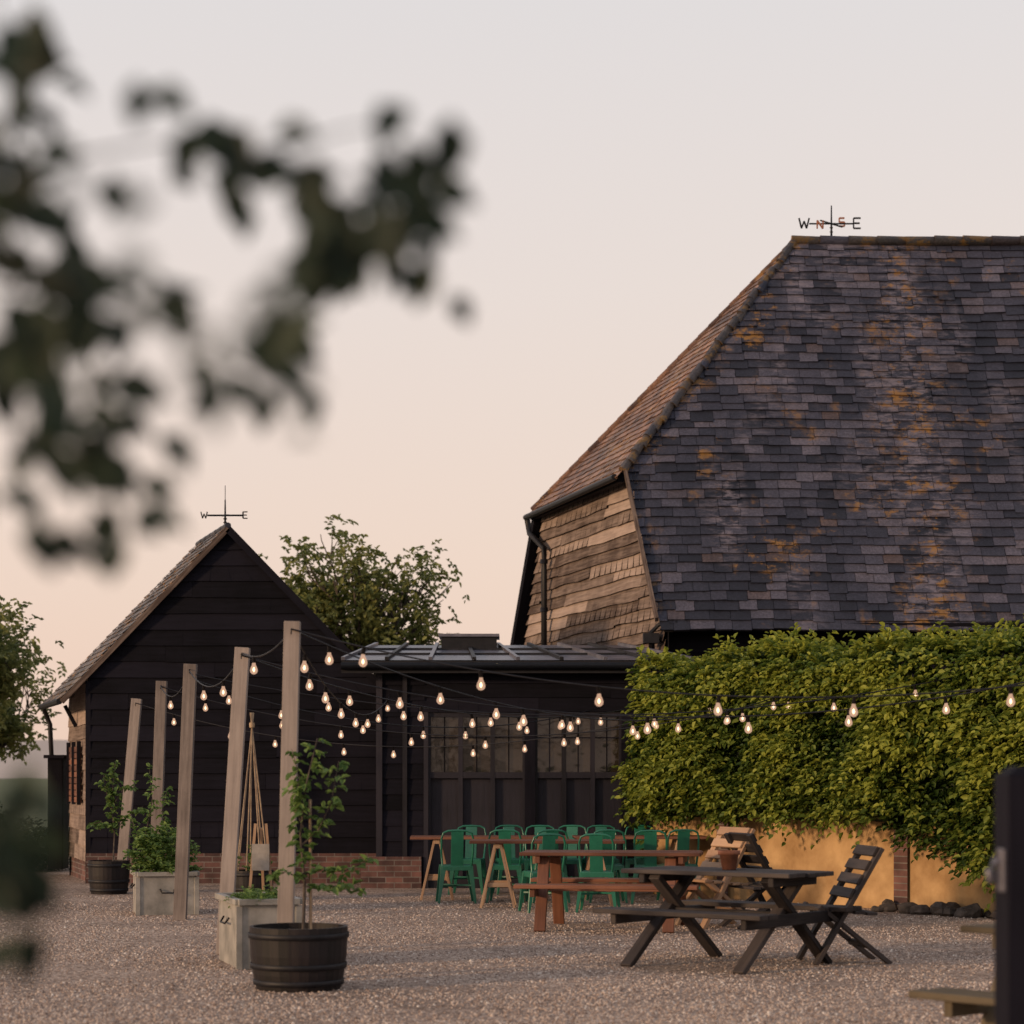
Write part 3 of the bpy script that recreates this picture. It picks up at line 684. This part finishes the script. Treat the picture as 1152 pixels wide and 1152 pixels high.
def trestle(loc,L,rot):
    b=B()
    for i in range(4): b.beam((-L/2,-.255+i*.17,.745),(L/2,-.255+i*.17,.745),.165,.032,'brown_table')
    for sx in(-1,1):
        x=sx*(L/2-.32)
        for y in(-.27,.27):
            for d in(-1,1): b.beam((x+d*.03,y,.72),(x+d*.19,y,0),.05,.03,'pale_wood',(1,0,0))
            b.beam((x-.12,y+.02,.26),(x+.12,y+.02,.26),.05,.02,'pale_wood',(0,1,0))
        for d in(-1,1): b.beam((x+d*.13,-.27,.25),(x+d*.13,.27,.25),.025,.05,'pale_wood')
        b.beam((x,-.3,.70),(x,.3,.70),.07,.05,'pale_wood')
    b.build('trestle_table',bevel=.003,loc=loc,rot=rot)
trestle((-.28,25.9,0),1.9,0.03);trestle((.40,24.3,0),1.75,-.02)
trestle((1.55,26.0,0),1.6,0.02)
def tolix(loc,rot):
    b=B();g='green_paint'
    for sx in(-1,1):
        for sy in(-1,1):
            b.beam((sx*.155,sy*.155,.435),(sx*.215,sy*.205,0),.065,.055,g,(0,1,0),.026,.026,t=.5)
    b.beam((0,0,.425),(0,0,.447),.36,.37,g,(0,1,0),.35,.36)
    for sy in(-1,1): b.beam((-.17,sy*.18,.41),(.17,sy*.18,.41),.012,.05,g)
    for sx in(-1,1): b.beam((sx*.175,-.17,.41),(sx*.175,.17,.41),.012,.05,g)
    b.beam((-.19,-.18,.2),(.19,.18,.2),.012,.02,g);b.beam((.19,-.18,.21),(-.19,.18,.21),.012,.02,g)
    pts=[(-.17,-.17,.44),(-.185,-.20,.60),(-.185,-.235,.76),(-.165,-.25,.825),(-.11,-.258,.85),(0,-.262,.856),(.11,-.258,.85),(.165,-.25,.825),(.185,-.235,.76),(.185,-.20,.60),(.17,-.17,.44)]
    b.tube(pts,.013,g,8)
    for i in range(5):
        z0=.44+.08*i;z1=z0+.082
        y0=-.175-.085*(z0-.44)/.4;y1=-.175-.085*(z1-.44)/.4
        b.beam((0,y0,z0),(0,y1,z1),.145,.012,g,(0,1,0),t=.5)
    b.build('green_metal_chair',bevel=.002,loc=loc,rot=rot)
for x,y,r in [(-.66,25.1,.1),(-.06,25.25,-.1),(.42,25.2,.2),(-.55,26.9,3.0),(.0,27.0,3.3),(.35,26.9,3.1),(.72,26.95,2.95),(1.12,25.2,.05),(1.15,26.9,3.2),(1.62,25.0,-.05),(1.98,25.3,.15),(.34,23.4,.25),(.95,23.45,-.15),(1.62,26.9,3.1)]:
    tolix((x,y,0),r)
b=B();b.lathe((0,0,0),[(.001,0),(.055,0),(.075,.115),(.088,.116),(.09,.15),(.078,.15),(.07,.12),(.001,.115)],'terracotta',20);b.build('terracotta_pot',loc=(1.72,16.9,.753))
b=B();b.beam((0,0,-.02),(0,0,1.50),.20,.20,'black_board',(0,1,0));b.beam((0,0,1.50),(0,0,1.53),.20,.20,'black_board',(0,1,0),.12,.12)
b.tube([(-.10,-.04,1.20),(-.135,-.05,1.22),(-.15,-.05,1.19),(-.145,-.05,1.15)],.016,'lead',8);b.box(-.115,-.10,-.08,0,1.12,1.26,'lead')
b.beam((.1,0,1.2),(1.6,.1,1.2),.03,.09,'black_board');b.beam((.1,0,.6),(1.6,.1,.6),.03,.09,'black_board')
b.build('gate_post',bevel=.006,loc=(1.705,7,0))

# ------------------------------------------------------------------ trees
def tree(name,base,height,spread,seed,nl,ls,mat='lf_tree',r0=.14,fill=.28,thr=-.02):
    rnd=random.Random(seed);e=empty(name,base);b=B();tips=[]
    def grow(p,d,L,r,lev):
        pts=[p];dd=d.copy()
        for i in range(4):
            dd=(dd+V((rnd.gauss(0,.14),rnd.gauss(0,.14),rnd.gauss(.05,.06)))).normalized();pts.append(pts[-1]+dd*L/4)
        b.tube(pts,[r*(1-.13*i) for i in range(5)],'bark',6,False)
        if lev>=2: tips.extend([pts[2],pts[3],pts[4]])
        if lev<4:
            for k in range(rnd.choice([3,4,4])):
                a=rnd.uniform(0,2*math.pi);sp=rnd.uniform(.4,.95)*spread;st=pts[rnd.choice([2,3,4])]
                nd=(dd+V((math.cos(a)*sp,math.sin(a)*sp,rnd.uniform(-.05,.4)))).normalized()
                grow(st,nd,L*rnd.uniform(.62,.8),r*.55,lev+1)
    grow(V(base),V((0,0,1)),height*.36,r0,0)
    T=np.array(tips,dtype=float)
    zmax=T[:,2].max();sc=(height-.3)/zmax
    T=(T-np.array(base))*sc+np.array(base)
    b.v=[tuple((V(v)-V(base))*sc+V(base)) for v in b.v]
    idx=rng.integers(0,len(T),nl);P=T[idx]+rng.normal(0,fill,(nl,3))
    keep=np.array([noise.noise(V(p*1.5))+rng.normal(0,.08)>thr for p in P])
    P=P[keep];Dd=rng.normal(0,1,(len(P),3))+np.array([[0,0,.3]])
    p_,d_,nr,L_=sprays(P,Dd,rng.uniform(.15,.35,len(P)),6,ls)
    cl=np.array([noise.noise(V(p*1.6)) for p in P])
    tn=np.clip(np.tile(.5+cl*.9,6)+rng.normal(0,.2,len(p_)),0,1)
    ch(b,'trunk_and_limbs',e);ch(leaves('crown',p_,d_,nr,L_,L_*.6,mat,tn),'',e)
tree('tree',(-4.2,43,0),6.8,.85,3,4000,.12)
tree('tree',(-2.9,44,0),5.5,.7,5,2600,.12)
tree('tree',(-9.7,38,0),5.7,1.1,11,5200,.11,thr=-.05)
tree('tree',(-11.0,44,0),5.0,1.1,19,4000,.12)
bushy('shrub',-8.0,33.5,0,.9,.8,1.0,900,.07,'lf_bush')
bushy('shrub',-9.6,36.0,0,1.4,.8,1.0,900,.08,'lf_bush')

# foreground overhanging tree (trunk stands left of the view)
fg=empty('overhanging_tree',(-1.35,2.4,0))
b=B()
b.tube([(-1.35,2.4,0),(-1.33,2.42,.9),(-1.38,2.4,1.9),(-1.3,2.4,3.0),(-1.35,2.45,4.2)],[.13,.11,.10,.08,.05],'bark',12)
L1=[(-1.36,2.4,1.9),(-.9,2.2,2.10),(-.5,2.08,2.09),(-.33,2.02,2.10),(-.2,2.0,2.05),(-.08,1.98,2.0)]
L2=[(-1.36,2.4,1.75),(-.9,2.2,1.95),(-.52,2.05,1.97),(-.40,2,1.95),(-.29,2,1.9),(-.185,1.98,1.85)]
L3=[(-1.36,2.4,1.6),(-.9,2.2,1.85),(-.55,2.05,1.90),(-.42,2,1.84),(-.37,2,1.75)]
L4=[(-1.32,2.4,2.6),(-.9,2.2,2.6),(-.55,2.05,2.4),(-.475,2,2.2),(-.465,2,1.95),(-.46,2,1.78)]
L5=[(-1.36,2.4,1.2),(-.9,2.2,1.42),(-.6,2.05,1.46),(-.49,2,1.43),(-.47,2,1.38)]
L6=[(-.24,2.0,2.08),(-.15,1.98,2.10),(-.10,2,2.11)]
L8=[(-1.36,2.4,2.0),(-.8,1.9,1.95),(-.40,1.45,1.86),(-.25,1.4,1.82),(-.15,1.4,1.77)]
for L,r in((L1,.012),(L2,.010),(L3,.010),(L4,.011),(L5,.010),(L6,.003),(L8,.010)):
    n=len(L);b.tube(L,[max(.0013,r*(1-i/(n-1))**2.2) for i in range(n)],'twig_bark',7)
ch(b,'trunk_and_branches',fg)
cl=[(-.322,2.118,3),(-.28,2.105,4),(-.30,2.09,2),(-.197,2.068,5),(-.205,2.03,5),(-.165,2.015,8),(-.185,2.055,5),(-.101,2.105,3),(-.068,2.068,4),(-.122,2.03,6),(-.08,1.985,4),(-.10,2.0,5),(-.188,2.0,5),(-.145,2.01,5),(-.14,2.05,2),(-.234,1.90,5),(-.225,1.935,3),(-.288,1.885,3),(-.22,1.87,2),(-.347,1.95,2),(-.405,1.95,6),(-.44,1.96,6),(-.37,1.94,3),(-.397,1.86,5),(-.372,1.83,5),(-.418,1.83,6),(-.455,1.81,5),(-.472,1.747,2),(-.418,1.727,6),(-.355,1.725,3),(-.40,1.755,6),(-.385,1.79,3),(-.46,1.88,7),(-.45,1.92,7),(-.475,2.0,9),(-.455,2.03,5),(-.475,2.08,7),(-.465,2.13,5),(-.475,2.18,7),(-.46,2.2,3),(-.39,2.07,2),(-.25,2.065,3),(-.22,1.93,1),(-.475,1.45,8),(-.485,1.41,8),(-.475,1.37,4),(-.485,1.34,4),(-.48,1.48,5),(-.455,1.44,2)]
Ps=[];Ds=[];Ll=[]
for x,z,k in cl:
    for i in range(k):
        Ps.append((x+random.gauss(0,.013),2.0+random.gauss(0,.08),z+random.gauss(0,.013)));a=random.gauss(-.8,1.0);Ds.append((math.cos(a),random.gauss(0,.4),math.sin(a)-.4));Ll.append(random.uniform(.034,.060))
for x,z,k in [(-.161,1.78,4),(-.129,1.745,3),(-.15,1.80,2),(-.243,1.816,4),(-.26,1.869,3),(-.2135,1.77,4),(-.285,1.80,3),(-.19,1.80,3),(-.30,1.87,3)]:
    for i in range(k):
        Ps.append((x+random.gauss(0,.012),1.4+random.gauss(0,.06),z+random.gauss(0,.012)));a=random.gauss(-.8,1.1);Ds.append((math.cos(a),random.gauss(0,.4),math.sin(a)-.4));Ll.append(random.uniform(.018,.034))
for i in range(900):
    a=random.choice([L1,L2,L3,L4,L5]);j=random.choice([0,1]);p=V(a[j]).lerp(V(a[j+1]),random.random())+V((random.gauss(-.05,.10),random.gauss(0,.12),random.gauss(0,.10)))
    if p.x>-.58: continue
    Ps.append(tuple(p));Ds.append((random.gauss(0,1),random.gauss(0,1),random.gauss(-.4,.6)));Ll.append(random.uniform(.034,.06))
P=np.array(Ps);Dd=np.array(Ds);n=len(P);Ll=np.array(Ll)
ch(leaves('leaves',P,Dd,np.tile([[0.,-1,.3]],(n,1))+rng.normal(0,.45,(n,3)),Ll,Ll*.64,'lf_dark',rng.uniform(0,1,n)),'',fg)

# ------------------------------------------------------------------ sky, sun, camera
el=math.radians(10);sd=V((-.86,-.50,0)).normalized()
w=bpy.data.worlds.new('World');scene.world=w;w.use_nodes=True;nt=w.node_tree;bg=nt.nodes['Background']
sky=N(nt,'ShaderNodeTexSky');sky.sky_type='NISHITA';sky.sun_disc=False;sky.sun_elevation=el;sky.sun_rotation=math.atan2(sd.x,sd.y);sky.air_density=1.3;sky.dust_density=2.5
tc=N(nt,'ShaderNodeTexCoord');sp=N(nt,'ShaderNodeSeparateXYZ');nt.links.new(tc.outputs['Generated'],sp.inputs[0])
hz=ramp(nt,[(0,(.98,.70,.56)),(.10,(.97,.76,.65)),(.22,(.92,.80,.745)),(.36,(.85,.81,.81)),(1,(.45,.47,.59))],sp.outputs[2])
sc=N(nt,'ShaderNodeVectorMath',operation='SCALE');nt.links.new(hz,sc.inputs[0]);sc.inputs[3].default_value=10
c=mix(nt,.85,sky.outputs[0],sc.outputs[0]);nt.links.new(c,bg.inputs[0]);bg.inputs[1].default_value=.1
sl=bpy.data.lights.new('sun','SUN');sl.energy=3.3;sl.angle=math.radians(5);sl.color=(1,.66,.39)
so=bpy.data.objects.new('sun',sl);scene.collection.objects.link(so)
tosun=V((sd.x*math.cos(el),sd.y*math.cos(el),math.sin(el)));so.rotation_euler=tosun.to_track_quat('Z','Y').to_euler();so.location=(-20,-10,10)
cd=bpy.data.cameras.new('camera');co=bpy.data.objects.new('camera',cd);scene.collection.objects.link(co);scene.camera=co
co.location=(0,0,1.5);co.rotation_euler=(math.radians(90),0,0);cd.sensor_width=36;cd.lens=75;cd.shift_y=296/1152
cd.clip_end=6000;cd.clip_start=.1;cd.dof.use_dof=True;cd.dof.focus_distance=23;cd.dof.aperture_fstop=2.3
scene.view_settings.view_transform='Standard';scene.view_settings.look='None';scene.view_settings.exposure=0
